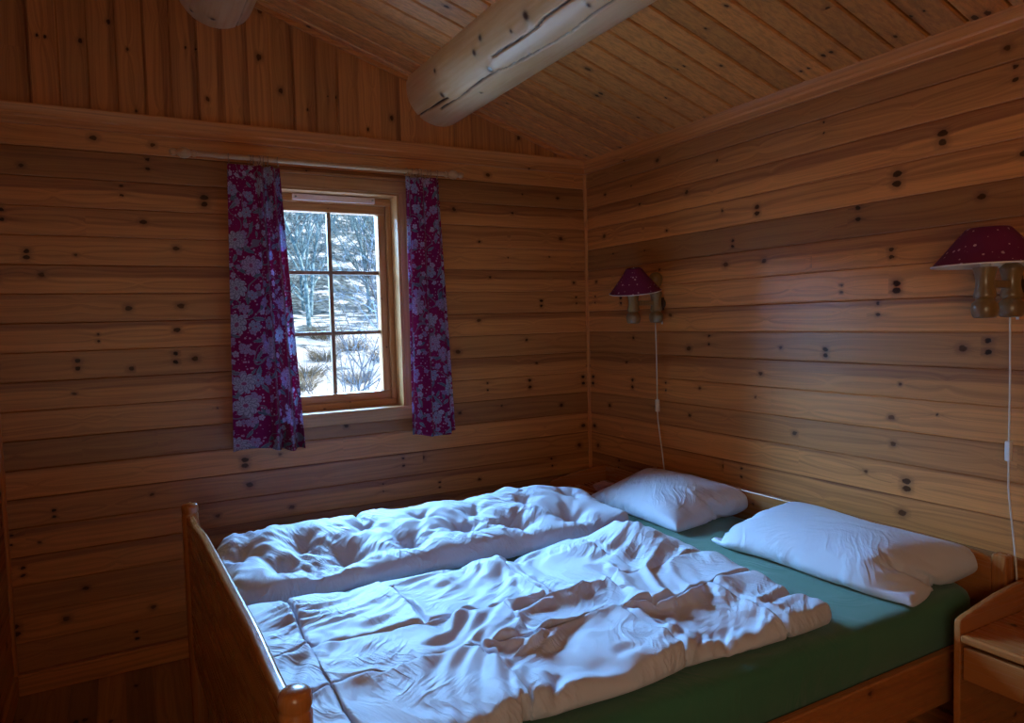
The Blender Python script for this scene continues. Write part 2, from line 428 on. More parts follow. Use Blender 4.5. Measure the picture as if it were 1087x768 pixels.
# fixed frame
fr = empty('window_frame', (0, 0, 0)); fr.parent = win
def rect_frame(nm, par, x0, x1, z0, z1, wl, wr, wb, wt, y0, y1, bev=.003):
    for (a, b, c, d, mt) in ((x0, x1, z0, z0 + wb, M_win_x), (x0, x1, z1 - wt, z1, M_win_x), (x0, x0 + wl, z0 + wb, z1 - wt, M_win_z), (x1 - wr, x1, z0 + wb, z1 - wt, M_win_z)):
        m = MB(); m.box(a, b, y0, y1, c, d); part(m, nm, mt, par, bev)
bpy.data.objects.remove(fr)
rect_frame('window_frame', win, fx0, fx1, fz0, fz1, .024, .024, .030, .036, .075, .17)
sx0, sx1, sz0, sz1 = fx0 + .024, fx1 - .024, fz0 + .026, fz1 - .034
rect_frame('sash', win, sx0, sx1, sz0, sz1, .036, .036, .044, .042, .095, .15, .004)
px0, px1, pz0, pz1 = sx0 + .036, sx1 - .036, sz0 + .044, sz1 - .042
M_munt = wood('muntin_pine', 'z', 'x', 10, -5, light=(.30, .2, .13), dark=(.18, .10, .06), tonevar=0, band=.1, knots=.2)
xc = -1.402
for a, b, c, d in ((xc - .009, xc + .009, pz0, pz1),):
    m = MB(); m.prism([(a, .108), (b, .108), (b, .128), (b - .004, .134), (a + .004, .134), (a, .128)], c, d, 'z'); part(m, 'muntin', M_munt, win, .001)
for zc in (1.645, 1.357):
    m = MB(); m.box(px0, px1, .110, .132, zc - .009, zc + .009); part(m, 'muntin', M_munt, win, .001)
g = NG('window_glass')
tr = g.n('ShaderNodeBsdfTransparent', {'Color': (.97, .98, .98, 1)}); gl = g.n('ShaderNodeBsdfGlossy', {'Color': (1, 1, 1, 1), 'Roughness': .02})
gm_ = g.n('ShaderNodeNewGeometry'); dt = g.n('ShaderNodeVectorMath', {0: gm_.outputs['Normal'], 1: gm_.outputs['Incoming']}, operation='DOT_PRODUCT').outputs['Value']
fn = g.M('ADD', .03, g.M('MULTIPLY', g.M('POWER', g.M('SUBTRACT', 1.0, g.M('ABSOLUTE', dt)), 5.0), .9)); mx = g.n('ShaderNodeMixShader', {0: fn, 1: tr.outputs[0], 2: gl.outputs[0]})
g.t.links.new(mx.outputs[0], g.out.inputs[0]); M_glass = g.m
m = MB(); m.box(px0 - .005, px1 + .005, .119, .123, pz0 - .005, pz1 + .005); m.build('window_pane', M_glass, win)
M_white = plain('white_plastic', (.80, .78, .76), .35)
M_screw = plain('screw_metal', (.35, .33, .3), .35, metal=1.0)
m = MB(); m.box(-1.575, -1.188, .058, .076, 1.972, 2.000)
v = part(m, 'vent_strip', plain('vent_plastic', (.80, .68, .68), .4), win, .003); v['label'] = 'pale slim ventilator strip on the frame head'
m = MB()
for xx in (-1.562, -1.201): m.lathe([(.0045, .054), (.0045, .0585)], (xx, 0, 1.986), 12, 'y')
m.build('screw', M_screw, win)

# ------------------------------------------------------------------ curtain rod
M_rod = wood('rod_pine', 'x', 'z', 10, -5, light=(.60, .36, .18), dark=(.42, .22, .09), tonevar=0, band=.1, knots=.0, rough=.3)
RY, RZ = -.09, 2.108
rod = empty('curtain_rod', (-1.43, RY, RZ)); tag(rod, 'pine curtain rod with turned ball ends above the window', 'curtain rod')
m = MB(); m.lathe([(.0105, -.555), (.0105, .545)], n=24, axis='x'); m.build('rod', M_rod, rod, auto=40)
fin = [(.0105, 0), (.014, .004), (.014, .012), (.009, .018), (.013, .024), (.020, .034), (.0225, .046), (.020, .058), (.012, .068), (.008, .073), (.0135, .080), (.0150, .088), (.011, .097), (.003, .101)]
m = MB(); m.lathe([(r, .545 + h) for r, h in fin], n=28, axis='x'); m.build('finial', M_rod, rod, auto=60)
m = MB(); m.lathe([(r, -.555 - h) for r, h in fin], n=28, axis='x'); m.build('finial', M_rod, rod, auto=60)
for xx in (-.30, .42):
    m = MB(); m.box(xx - .006, xx + .006, .006, RY * -1 - .006, -.008, .008); m.lathe([(.0155, -.006), (.0155, .006)], (xx, 0, 0), 20, 'x'); m.lathe([(.02, -RY - .008), (.02, -RY - .003)], (xx, 0, 0), 20, 'y')
    m.build('bracket', M_rod, rod, auto=40)

# ------------------------------------------------------------------ curtains
def curtain_material():
    g = NG('floral_cotton')
    uv = g.n('ShaderNodeUVMap', uv_map='UVMap').outputs[0]
    wv = g.n('ShaderNodeTexNoise', {'Vector': uv, 'Scale': 14.0, 'Detail': 2.0}, noise_dimensions='2D').outputs['Color']
    w2 = g.n('ShaderNodeVectorMath', {0: wv, 1: (.5, .5, .5)}, operation='SUBTRACT').outputs[0]
    w3 = g.n('ShaderNodeVectorMath', {0: w2, 'Scale': .022}, operation='SCALE').outputs[0]
    uvw = g.n('ShaderNodeVectorMath', {0: uv, 1: w3}, operation='ADD').outputs[0]
    def off(vec, d): return g.n('ShaderNodeVectorMath', {0: vec, 1: (d[0], d[1], 0)}, operation='ADD').outputs[0]
    def local(vec, scale, rnd=.75):
        vo = g.vor(vec, scale, '2D', rnd)
        dv = g.sep(g.n('ShaderNodeVectorMath', {0: vec, 1: vo['Position']}, operation='SUBTRACT').outputs[0])
        c = g.sep(vo['Color'])
        r = g.M('SQRT', g.M('ADD', g.M('POWER', dv[0], 2.0), g.M('POWER', dv[1], 2.0)))
        a = g.M('ADD', g.M('ARCTAN2', dv[1], dv[0]), g.M('MULTIPLY', c[0], 6.283))
        return r, a, c, dv
    base = (.32, .006, .085)
    col = g.mix(g.ramp(g.noise(uv, 6, 2, dim='2D'), .35, .7), base, (.25, .005, .085))
    # sprinkled small blossoms
    r, a, c, _ = local(off(uv, (3.1, 1.7)), 70, .9)
    dots = g.M('MULTIPLY', g.M('LESS_THAN', r, g.M('MULTIPLY', c[1], .0048)), g.M('GREATER_THAN', c[2], .45))
    col = g.mix(dots, col, (.62, .36, .50))
    # curling stems
    st = g.M('ABSOLUTE', g.M('SUBTRACT', g.noise(uv, 7, 1, dim='2D'), .5))
    col = g.mix(g.M('MULTIPLY', g.M('SUBTRACT', 1.0, g.ramp(st, .006, .012)), .85), col, (.24, .22, .27))
    # leaves: long ellipses turned at random, darker mid vein
    for sc_, o_, lim, LW in ((13, (5.3, 2.9), .45, (.030, .0105)), (19, (8.7, 6.1), .5, (.020, .008))):
        r, a, c, _ = local(off(uvw, o_), sc_, .8)
        lx = g.M('MULTIPLY', r, g.M('COSINE', a)); ly = g.M('MULTIPLY', r, g.M('SINE', a))
        e = g.M('ADD', g.M('POWER', g.M('DIVIDE', lx, LW[0]), 2.0), g.M('ABSOLUTE', g.M('DIVIDE', ly, g.M('ADD', LW[1] * .85, g.M('MULTIPLY', g.M('SINE', g.M('MULTIPLY', lx, 700)), .0012)))))
        leaf = g.M('MULTIPLY', g.M('LESS_THAN', e, 1.0), g.M('GREATER_THAN', c[2], lim))
        vein = g.M('LESS_THAN', g.M('ABSOLUTE', ly), .0011)
        lc = g.mix(c[1], (.10, .19, .22), (.30, .33, .40))
        lc = g.mix(g.M('ADD', g.M('MULTIPLY', vein, .6), g.M('MULTIPLY', g.M('GREATER_THAN', g.M('SINE', g.M('MULTIPLY', g.M('ADD', g.M('ABSOLUTE', ly), lx), 1300)), .6), .35)), lc, (.10, .02, .08))
        col = g.mix(leaf, col, lc)
    # flowers of three sizes
    for sc_, o_, lim, R_, np_, c1_, c2_ in ((24, (1.2, 4.4), .62, .0135, 5, (.46, .30, .50), (.62, .52, .68)), (12.5, (6.6, 3.3), .58, .027, 6, (.50, .34, .56), (.42, .40, .58)), (8.0, (2.05, 7.52), .55, .046, 9, (.52, .50, .62), (.56, .40, .58))):
        r, a, c, _ = local(off(uvw, o_), sc_, .7)
        pet = g.M('ABSOLUTE', g.M('COSINE', g.M('MULTIPLY', a, np_ / 2)))
        edge = g.M('MULTIPLY', g.M('ADD', .66, g.M('MULTIPLY', g.M('POWER', pet, .6), .34)), g.M('MULTIPLY', g.M('ADD', .8, g.M('MULTIPLY', c[1], .25)), R_))
        q = g.M('DIVIDE', r, edge)
        fl = g.M('MULTIPLY', g.M('LESS_THAN', q, 1.0), g.M('GREATER_THAN', c[2], lim))
        fc = g.mix(g.M('GREATER_THAN', c[0], .5), c1_, c2_)
        rings = g.M('GREATER_THAN', g.M('SINE', g.M('ADD', g.M('MULTIPLY', q, 17.0), g.M('MULTIPLY', g.M('SINE', g.M('MULTIPLY', a, float(np_))), 1.6))), .72)
        pl = g.M('LESS_THAN', pet, .22)
        fc = g.mix(g.M('MULTIPLY', g.M('MAXIMUM', rings, g.M('MULTIPLY', pl, g.M('GREATER_THAN', q, .35))), .75), fc, (.16, .12, .22))
        fc = g.mix(g.M('LESS_THAN', q, .2), fc, (.40, .10, .22))
        col = g.mix(fl, col, fc)
    weave = g.noise(uv, 900, 1, dim='2D')
    nrm = g.bump(weave, .15, .0005)
    b = g.n('ShaderNodeBsdfPrincipled', {'Base Color': col, 'Roughness': .85, 'Specular IOR Level': .2, 'Normal': nrm, 'Sheen Weight': .2})
    t = g.n('ShaderNodeBsdfTranslucent', {'Color': col})
    mx = g.n('ShaderNodeMixShader', {0: .38, 1: b.outputs[0], 2: t.outputs[0]})
    g.t.links.new(mx.outputs[0], g.out.inputs[0]); return g.m
M_curt = curtain_material()
M_ring = plain('ring_wood', (.34, .19, .09), .35)
def curtain(label, xt, xb, zt, zb, fold, ring_x, uoff, lean=0.0):
    """xt/xb: left-right at the top/bottom; fold(s,t)->(ds, dy)"""
    root = empty('curtain', ((xt[0] + xt[1]) / 2, RY, zb)); tag(root, label, 'curtain')
    NU, NV = 150, 90; vs = []; uvs = []; fs = []
    for j in range(NV + 1):
        t = j / NV                        # 0 top .. 1 bottom
        row = []
        for i in range(NU + 1):
            s = i / NU
            ds, dy = fold(s, t)
            x = (xt[0] * (1 - t) + xb[0] * t) + ((xt[1] - xt[0]) * (1 - t) + (xb[1] - xb[0]) * t) * (s + ds)
            z = zt[0] * (1 - s) + zt[1] * s; z = z * (1 - t) + (zb + .012 * sin(5 * s + uoff)) * t
            if t < .04: dy *= .8
            dy += .002 * MN.noise(Vector((s * 9, t * 12, uoff)))
            row.append((x - root.location.x, dy - .002, z - zb))
        vs += row; L = 0; uvs.append([0])
        for a, b in zip(row, row[1:]):
            L += math.hypot(b[0] - a[0], b[1] - a[1]); uvs[-1].append(L)
    for j in range(NV):
        for i in range(NU):
            a = j * (NU + 1) + i; fs.append((a, a + 1, a + NU + 2, a + NU + 1))
    m = MB(); m.add(vs, fs, True); o = m.build('cloth', M_curt, root)
    ul = o.data.uv_layers.new(name='UVMap'); d = []
    for p in o.data.polygons:
        for li in p.loop_indices:
            vi = o.data.loops[li].vertex_index; j, i = divmod(vi, NU + 1)
            ul.data[li].uv = (uvs[j][i] / uvs[j][-1] * uvs[NV // 2][-1] + uoff, vs[vi][2] + uoff * .37)
    sol = o.modifiers.new('thickness', 'SOLIDIFY'); sol.thickness = .0012; sol.offset = 0
    for k, (rx, tilt) in enumerate(ring_x):
        m = MB(); R_ = .0175
        pts = [(R_ * sin(2 * pi * q / 28) * sin(tilt), R_ * sin(2 * pi * q / 28) * cos(tilt), R_ * cos(2 * pi * q / 28)) for q in range(28)]
        m.tube(pts, .0022, 8, closed=True)
        m.tube([(0, 0, -R_), (0, 0, -R_ - .010)], .0012, 6)
        m.build('ring', M_ring, root, loc=(rx - root.location.x, 0, RZ - .005 - zb))
    return root
def foldL(s, t):
    k = .35 + .65 * min(1, t * 1.5)
    if s < .55: dy = -.006 * sin(s / .55 * pi * 1.0) * k + .004 * sin(s * 14) * t
    else:
        q = (s - .55) / .45; dy = (-.042 * sin(q * pi * 4.0 + .2) - .006) * (.55 + .45 * t)
    ds = .012 * sin(s * 19 + t * 2) * t
    return ds, dy
def foldR(s, t):
    dy = (-.020 * sin(s * pi * 5.2 + .8 + .5 * t) - .006 * sin(s * 31 + 2 * t)) * (.7 + .3 * t)
    return .02 * sin(s * 17 + 1) * t, dy
curtain('longer dark red floral curtain hanging left of the window', (-1.869, -1.660), (-1.903, -1.606), (2.078, 2.076), .868, foldL,
        [(-1.862, .2), (-1.782, -.3), (-1.764, .25), (-1.742, -.2), (-1.722, .3), (-1.706, .1), (-1.664, .35)], .31)
curtain('floral curtain gathered narrow at the right side of the window', (-1.090, -.915), (-1.108, -.862), (2.080, 2.084), .856, foldR,
        [(-1.082, -.15), (-1.052, .3), (-1.03, -.2), (-1.008, .2), (-.985, -.3), (-.962, .1), (-.925, .2)], 1.83)

# ------------------------------------------------------------------ wall lamps
M_turn = wood('lamp_wood', 'z', 'x', 10, -5, light=(.25, .15, .055), dark=(.15, .08, .03), tonevar=0, band=.1, knots=.0, rough=.3, coat=.2)
def shade_material():
    g = NG('speckled_shade'); P = g.n('ShaderNodeTexCoord').outputs['Object']
    vo = g.vor(P, 75, '3D', 1.0); c = g.sep(vo['Color'])
    sp = g.M('MULTIPLY', g.M('LESS_THAN', vo['Distance'], g.M('MULTIPLY', c[1], .36)), g.M('GREATER_THAN', c[0], .42))
    q = g.vor(P, 28, '3D', 1.0); c2 = g.sep(q['Color'])
    sp2 = g.M('MULTIPLY', g.M('LESS_THAN', q['Distance'], g.M('MULTIPLY', c2[1], .2)), g.M('GREATER_THAN', c2[0], .55))
    col = g.mix(g.M('MAXIMUM', sp, sp2), (.15, .014, .075), (.58, .40, .50))
    g.bsdf(col, .6, .3); return g.m
M_shade = shade_material(); M_rim = plain('shade_lining', (.78, .74, .74), .7); M_cord = plain('white_cord', (.80, .76, .70), .45)
M_dark = plain('dark_backplate', (.06, .025, .012), .4)
baluster = [(a * 1.05, b) for a, b in [(.012, 0), (.024, .001), (.0285, .006), (.031, .016), (.0325, .028), (.030, .042), (.022, .050), (.0205, .054), (.026, .058), (.0275, .064), (.025, .074), (.022, .090), (.022, .108), (.025, .124), (.028, .136), (.029, .142)]]
def wall_lamp(y, label, tilt, endz, r0=.140, r1=.049, h=.104):
    z = 1.366
    root = empty('wall_lamp', (0, y, z)); tag(root, label, 'lamp', 'wall lamps above the bed')
    zt = .142
    m = MB(); m.lathe(baluster, n=32); o = m.build('turned_column', M_turn, root, auto=50, loc=(-.182, 0, 0))
    m = MB(); m.lathe(baluster + [(.024, .150), (.014, .158), (.012, .166), (.022, .176), (.030, .192), (.033, .208), (.030, .224), (.020, .236), (.006, .241)], n=32)
    m.build('wall_column', M_turn, root, auto=50, loc=(-.044, 0, 0))
    m = MB(); m.box(-.152, -.062, -.009, .009, .084, .106); part(m, 'arm', M_turn, root, .003)
    m = MB(); m.box(-.030, -.004, -.012, .012, .06, .12); m.lathe([(.040, -.010), (.040, -.005), (.034, -.014)][::-1] if False else [(.020, -.016), (.024, -.011), (.024, -.004)], (0, 0, .09), 32, 'x'); m.build('backplate', M_dark, root, auto=40)
    # shade: open cone with a pale lining
    sh = empty('x', (0, 0, 0)); bpy.data.objects.remove(sh)
    m = MB(); prof_ = [(r0, 0), (r0 - .004, .002), (r0 - .035, .040), (r0 - .062, .074), (r1 + .006, h - .003), (r1, h), (r1 - .004, h - .001), (r0 - .066, .072), (r0 - .039, .038), (r0 - .004, .0005)]
    m.lathe(prof_[:6], n=64, caps=False)
    s_ = m.build('lamp_shade', M_shade, root, loc=(-.168, 0, zt + .006)); s_.rotation_euler = tilt
    so = s_.modifiers.new('thickness', 'SOLIDIFY'); so.thickness = .002; so.offset = -1
    m = MB(); m.lathe([(r0 + .0005, .0015), (r0 + .0008, -.002), (r0 - .003, -.0035), (r0 - .006, .001), (r0 - .041, .038), (r0 - .068, .072), (r1 - .004, h - .004)], n=64, caps=False)
    l_ = m.build('lining', M_rim, s_)
    m = MB()
    for k in range(3): m.tube([(0, 0, h - .012), (r1 * .96 * cos(k * 2.094), r1 * .96 * sin(k * 2.094), h - .006)], .0012, 6)
    m.lathe([(.012, h - .016), (.012, h - .010)], n=16); m.build('spider', M_screw, s_)
    m = MB(); m.lathe([(.014, .140), (.014, .175), (.013, .176)], n=20); m.build('lamp_holder', M_white, root, loc=(-.182, 0, 0))
    m = MB(); m.lathe([(.012, .174), (.016, .188), (.022, .205), (.022, .220), (.015, .234), (.004, .239)], n=20); m.build('bulb', plain('bulb_glass', (.7, .7, .66), .15), root, loc=(-.182, 0, 0))
    # cord with an inline switch
    pts = []
    for k in range(41):
        q = k / 40; zz = 0 - (z - endz) * q
        pts.append((-.050 + .012 * q + (.022 * (q - .62) / .38 if q > .62 else 0), -.004 * sin(q * 9) * q - .012 * max(0, q - .6) * 2.5, zz + .003))
    m = MB(); m.tube(pts, .0026, 8); c = m.build('cord', M_cord, root)
    kz = (z - .966) / (z - endz); px, py, pz = pts[round(kz * 40)]
    m = MB(); m.box(-.0085, .0085, -.0085, .0085, -.030, .030); sw = m.build('switch', M_white, c, bevel=.004, loc=(px, py, pz))
    m = MB(); m.box(-.0105, -.006, -.004, .004, -.008, .008); m.build('rocker', M_white, None, bevel=.001).parent = c
    bpy.data.objects[c.children[-1].name].location = (px, py, pz)
    return root
wall_lamp(-.628, 'small wall lamp with tilted dark red shade, in the far corner beside the window wall', (RD(5), RD(-8), 0), .60, .122, .030, .112)
wall_lamp(-2.178, 'larger looking wall lamp with dark red speckled shade at the right edge of the photo', (0, 0, 0), .535)

# ------------------------------------------------------------------ bed
bed = empty('double_bed', (-1.1, -1.385, 0)); tag(bed, 'varnished pine double bed standing head first against the right wall', 'bed')
BX, BY = -1.1, -1.385
def bpart(mb_, name, mat, bevel=.004, **k):
    return mb_.build(name, mat, bed, bevel=bevel, loc=(-BX, -BY, 0), **k)
YN, YFAR = -2.145, -.628
def foot_top(y):
    q = (y - YN) / (YFAR - YN)
    b = min(q, 1 - q)
    e = max(0, min(1, (b - .07) / .20)); e = e * e * (3 - 2 * e)
    return .760 + .018 * e + .012 * (1 - q)
ys = [YN + .015 + (YFAR - YN - .03) * k / 60 for k in range(61)]
poly = [(y, foot_top(y)) for y in ys] + [(YFAR - .015, .25), (YN + .015, .25)]
m = MB(); m.prism(poly, -2.132, -2.106, 'x'); m.v = [(x + .028 * (YFAR - y) / (YFAR - YN), y, z) for x, y, z in m.v]; bpart(m, 'footboard', M_bed_y, .009, seg=4)
def post(x, y, top, name='post'):
    m = MB(); r = .0265; pr = [(r * .96, 0), (r, .01), (r, top - .040), (r * .93, top - .036), (r * .93, top - .032), (r * 1.02, top - .027), (r * 1.02, top - .014), (r * .93, top - .006), (r * .74, top - .0015), (.004, top)]
    m.lathe(pr, (x, y, 0), 36); bpart(m, name, M_bed_z, 0, auto=50)
post(-2.091, YN + .005, .818); post(-2.119, YFAR, .800)
for y0 in (YN - .040, YFAR - .012):
    m = MB(); m.box(-.066, -.022, y0, y0 + .044, 0, .664); bpart(m, 'headboard_post', M_bed_z, .007, seg=3)
hp = [(YN, .64)] + [(YN + (YFAR - YN) * k / 40, .640 + .028 * min(1, min(k, 40 - k) / 5) ** .5) for k in range(1, 40)] + [(YFAR, .64), (YFAR, .22), (YN, .22)]
m = MB(); m.prism(hp, -.062, -.038, 'x'); bpart(m, 'headboard', M_bed_y, .008, seg=3)
for y0 in (-2.158, -.655):
    m = MB(); m.box(-2.11, -.06, y0, y0 + .026, .282, .430); bpart(m, 'side_rail', M_bed_x, .006)
m = MB(); m.box(-2.10, -.065, -2.13, -.655, .378, .398); bpart(m, 'mattress_support', M_bed_x, .003)

def rounded_slab(x0, x1, y0, y1, prof_, rc, nc=12, step=.06):
    """profile of (inset, z) swept round a rounded rectangle, closed flat on top and bottom"""
    ring = []
    cs = [(x1 - rc, y1 - rc, 0), (x0 + rc, y1 - rc, 90), (x0 + rc, y0 + rc, 180), (x1 - rc, y0 + rc, 270)]
    for i, (cx, cy, a0) in enumerate(cs):
        for k in range(nc + 1):
            a = RD(a0 + 90 * k / nc); ring.append((cx, cy, cos(a), sin(a)))
        nx_, ny_, na = cs[(i + 1) % 4]; a = RD(a0 + 90)
        p = (cx + rc * cos(a), cy + rc * sin(a)); b = RD(na); q = (nx_ + rc * cos(b), ny_ + rc * sin(b))
        L = math.hypot(q[0] - p[0], q[1] - p[1]); n = int(L / step)
        for k in range(1, n):
            f = k / n; ring.append((cx + (nx_ - cx) * f, cy + (ny_ - cy) * f, cos(a), sin(a)))
    m = MB(); n = len(ring); vs = []; fs = []
    for ins, z in prof_:
        for cx, cy, c, s in ring: vs.append((cx + (rc - ins) * c, cy + (rc - ins) * s, z))
    for i in range(len(prof_) - 1):
        for k in range(n): fs.append((i * n + k, i * n + (k + 1) % n, (i + 1) * n + (k + 1) % n, (i + 1) * n + k))
    fs.append(tuple(range(n - 1, -1, -1))); fs.append(tuple((len(prof_) - 1) * n + k for k in range(n)))
    return m.add(vs, fs, True)
def fabric(name, col, col2=None, rough=.8, weave=1200, sheen=.3, wr=.0, wscale=9, spec=.25):
    g = NG(name); P = g.n('ShaderNodeTexCoord').outputs['Object']
    n = g.noise(P, weave, 2); c = col if col2 is None else g.mix(g.ramp(g.noise(P, 5, 3), .3, .7), col, col2)
    nr = g.bump(n, .2, .0006)
    if wr:                        # fine pressed-in creases running in two directions
        q = g.sep(P); H = None
        wp = g.M('MULTIPLY', g.noise(P, 2.5, 2), 5.0)
        for ca, sa, o_ in ((.8, .6, 0.0), (-.45, .9, 7.0)):
            a_ = g.M('ADD', g.M('MULTIPLY', q[0], ca), g.M('MULTIPLY', q[1], sa)); b_ = g.M('SUBTRACT', g.M('MULTIPLY', q[1], ca), g.M('MULTIPLY', q[0], sa))
            n_ = g.noise(g.comb(g.M('ADD', g.M('MULTIPLY', a_, wscale * .35), o_), g.M('ADD', g.M('MULTIPLY', b_, wscale * 1.5), wp), g.M('MULTIPLY', q[2], wscale * .6)), 1.0, 3, .55)
            r_ = g.M('POWER', g.M('SUBTRACT', 1.0, g.M('ABSOLUTE', g.M('MULTIPLY', g.M('SUBTRACT', n_, .5), 3.2)), clamp=True), 2.0)
            mk_ = g.ramp(g.noise(g.comb(q[0], q[1], g.M('ADD', q[2], o_)), 4.5, 1), .42, .6)
            r_ = g.M('MULTIPLY', r_, mk_); H = r_ if H is None else g.M('ADD', H, r_)
        nr = g.n('ShaderNodeBump', {'Height': H, 'Strength': 1.0, 'Distance': wr, 'Normal': nr}).outputs[0]
    g.bsdf(c, rough, spec, nr, sheen=sheen); return g.m
M_sheet = fabric('green_sheet', (.042, .165, .098), (.050, .185, .11), wr=.0020, wscale=6)
mprof = [(.03, .400), (.008, .406), (0, .42), (-.004, .47), (0, .53), (.006, .545), (.020, .556), (.040, .5595), (.075, .560)]
m = rounded_slab(-2.068, -.080, -2.128, -.662, mprof, .09)
mattress = m.build('mattress', M_sheet); tag(mattress, 'double mattress in a tight green fitted sheet on the bed', 'mattress')

# ------------------------------------------------------------------ soft bedding: settled as cloth with real weight and filling
import numpy as np
TOP = {}
def quilt(name, x0, x1, y0, y1, zf, nx, ny, seam, seed, amp=.004, thick=.02, warp=.02, grain=.7, mp=None):
    vs = []; wt = []; top = {}; bot = {}
    for i in range(nx + 1):
        for j in range(ny + 1):
            x = x0 + (x1 - x0) * i / nx; y = y0 + (y1 - y0) * j / ny; z = zf(x, y)
            e_ = .5 + .5 * min(1, min(i, nx - i, j, ny - j) / 8)
            x += warp * MN.noise(Vector((x * 2.3, y * 3.1, seed + 5))) ; y += warp * 1.2 * MN.noise(Vector((x * 2.6, y * 2.3, seed + 9)))
            if mp: x, y, z = mp(x, y, z)
            w1 = MN.noise(Vector((x * 3, y * 3, seed + 2))); w2 = MN.noise(Vector((x * 3, y * 3, seed + 12)))
            w_ = amp * (MN.noise(Vector((x * 9, y * 9, seed))) * .8 + MN.noise(Vector(((x - .5 * y) * 7 + w2, (y + grain * x) * 20 + 4.5 * w1, seed))) * 2.0)
            if i in (0, nx) or j in (0, ny) or seam(i, j):
                top[i, j] = bot[i, j] = len(vs); vs.append((x, y, z + thick * .4 + w_ * .3)); wt.append(0)
            else:
                top[i, j] = len(vs); vs.append((x, y, z + thick + w_ + amp)); wt.append(1)
                bot[i, j] = len(vs); vs.append((x, y, z)); wt.append(.3)
    fs = []
    for i in range(nx):
        for j in range(ny):
            fs.append((top[i, j], top[i + 1, j], top[i + 1, j + 1], top[i, j + 1]))
            fs.append((bot[i, j], bot[i, j + 1], bot[i + 1, j + 1], bot[i + 1, j]))
    m = MB(); m.add(vs, fs, True)
    o = m.build(name, None); TOP[o] = (nx, ny, top); vg = o.vertex_groups.new(name='slack')
    for i, w_ in enumerate(wt): vg.add([i], w_, 'REPLACE')
    return o
def simulate(objs, colliders, frames):
    SC.frame_start = 1; SC.frame_end = frames
    for c in colliders:
        c.modifiers.new('col', 'COLLISION'); c.collision.thickness_outer = .003; c.collision.cloth_friction = 25
    for o, k in objs:
        md = o.modifiers.new('cloth', 'CLOTH'); s = md.settings
        s.quality = k.get('q', 5); s.mass = k.get('mass', .2)
        s.tension_stiffness = s.compression_stiffness = k.get('st', 12); s.shear_stiffness = k.get('sh', 5); s.bending_stiffness = k.get('be', .8)
        s.tension_damping = s.compression_damping = s.shear_damping = 5; s.air_damping = 2
        s.shrink_min = k.get('seam', 0.0); s.shrink_max = k.get('shrink', -.1); s.vertex_group_shrink = 'slack'
        s.use_pressure = True; s.uniform_pressure_force = k.get('pr', 5)
        cs = md.collision_settings; cs.use_collision = True; cs.distance_min = .003; cs.collision_quality = 2
        cs.use_self_collision = False
        md.point_cache.frame_start = 1; md.point_cache.frame_end = frames
    for f in range(1, frames + 1): SC.frame_set(f)
    dg = bpy.context.evaluated_depsgraph_get()
    for o, k in objs:
        me = bpy.data.meshes.new_from_object(o.evaluated_get(dg)); o.modifiers.clear(); o.data = me
        for p in me.polygons: p.use_smooth = True
        nx, ny, top = TOP[o]; idx = np.array([[top[i, j] for j in range(ny + 1)] for i in range(nx + 1)])
        co = np.empty(len(me.vertices) * 3); me.vertices.foreach_get('co', co); co = co.reshape(-1, 3)
        if k.get('fill'):                      # the filling under the stitched lines keeps them from sinking right through
            Z = co[idx, 2]; B = Z.copy()
            for _ in range(30):
                Q = np.pad(B, 1, mode='edge'); B = (Q[:-2, 1:-1] + Q[2:, 1:-1] + Q[1:-1, :-2] + Q[1:-1, 2:] + B) / 5
            ii, jj = np.meshgrid(np.arange(nx + 1), np.arange(ny + 1), indexing='ij')
            e = np.minimum(np.minimum(ii, nx - ii), np.minimum(jj, ny - jj)); w_ = np.clip((e - 1) / 7, 0, 1)
            Z = Z + w_ * (k['fill'] * np.maximum(0, B - Z))
            if k.get('level'):
                B2 = B.copy()
                for _ in range(260):
                    Q = np.pad(B2, 1, mode='edge'); B2 = (Q[:-2, 1:-1] + Q[2:, 1:-1] + Q[1:-1, :-2] + Q[1:-1, 2:] + B2) / 5
                Z = Z - w_ * k['level'] * (B - B2); B = B - w_ * k['level'] * (B - B2)
            Z = np.where(w_ > .5, np.maximum(Z, B - .020), Z)
            S = Z.copy()
            for _ in range(10):
                Q = np.pad(S, 1, mode='edge'); S = (Q[:-2, 1:-1] + Q[2:, 1:-1] + Q[1:-1, :-2] + Q[1:-1, 2:] + S) / 5
            Z = Z + w_ * k.get('sharp', .5) * (Z - S) * (Z - S > -.006)
            X, Y = co[idx, 0], co[idx, 1]
            for ti, tj in k.get('tufts', ()):
                dx, dy = X - X[ti, tj], Y - Y[ti, tj]; d = np.hypot(dx, dy); a = np.arctan2(dy, dx); ph = ti * 1.3 + tj
                Z = Z + w_ * (-.016 * np.exp(-(d / .045) ** 2) + .0055 * np.sin(a * (5 + (ti + tj) % 3) + ph + d * 14) * np.exp(-(d / .085) ** 2) * np.clip(d / .025, 0, 1))
            co[idx, 2] = Z
            me.vertices.foreach_set('co', co.ravel()); me.update()
    for c in colliders:
        for md in list(c.modifiers):
            if md.type == 'COLLISION': c.modifiers.remove(md)
    SC.frame_set(1)
NXQ, NYF, NYN = 132, 52, 80
def seam_far(i, j):
    return any(abs(j - r - (i // 9) % 3 + 1) < 1 and (i + (9 if q % 2 else 0)) % 19 in (0, 1) for q, r in enumerate((12, 25, 38)))
YA, YB = 26, 45        # rows of the two long seams of the near duvet
def seam_near(i, j):
    return j in (YA, YB) or (i in (12, 39, 74, 108) and j > YB) or (i in (12, 60, 96) and YA < j < YB) or (i in (12, 45, 84, 116) and j < YA)
duv_far = quilt('duvet', -2.048, -.70, -1.125, -.605, lambda x, y: .572, NXQ, NYF, seam_far, 1.3, .007, .05, .03)
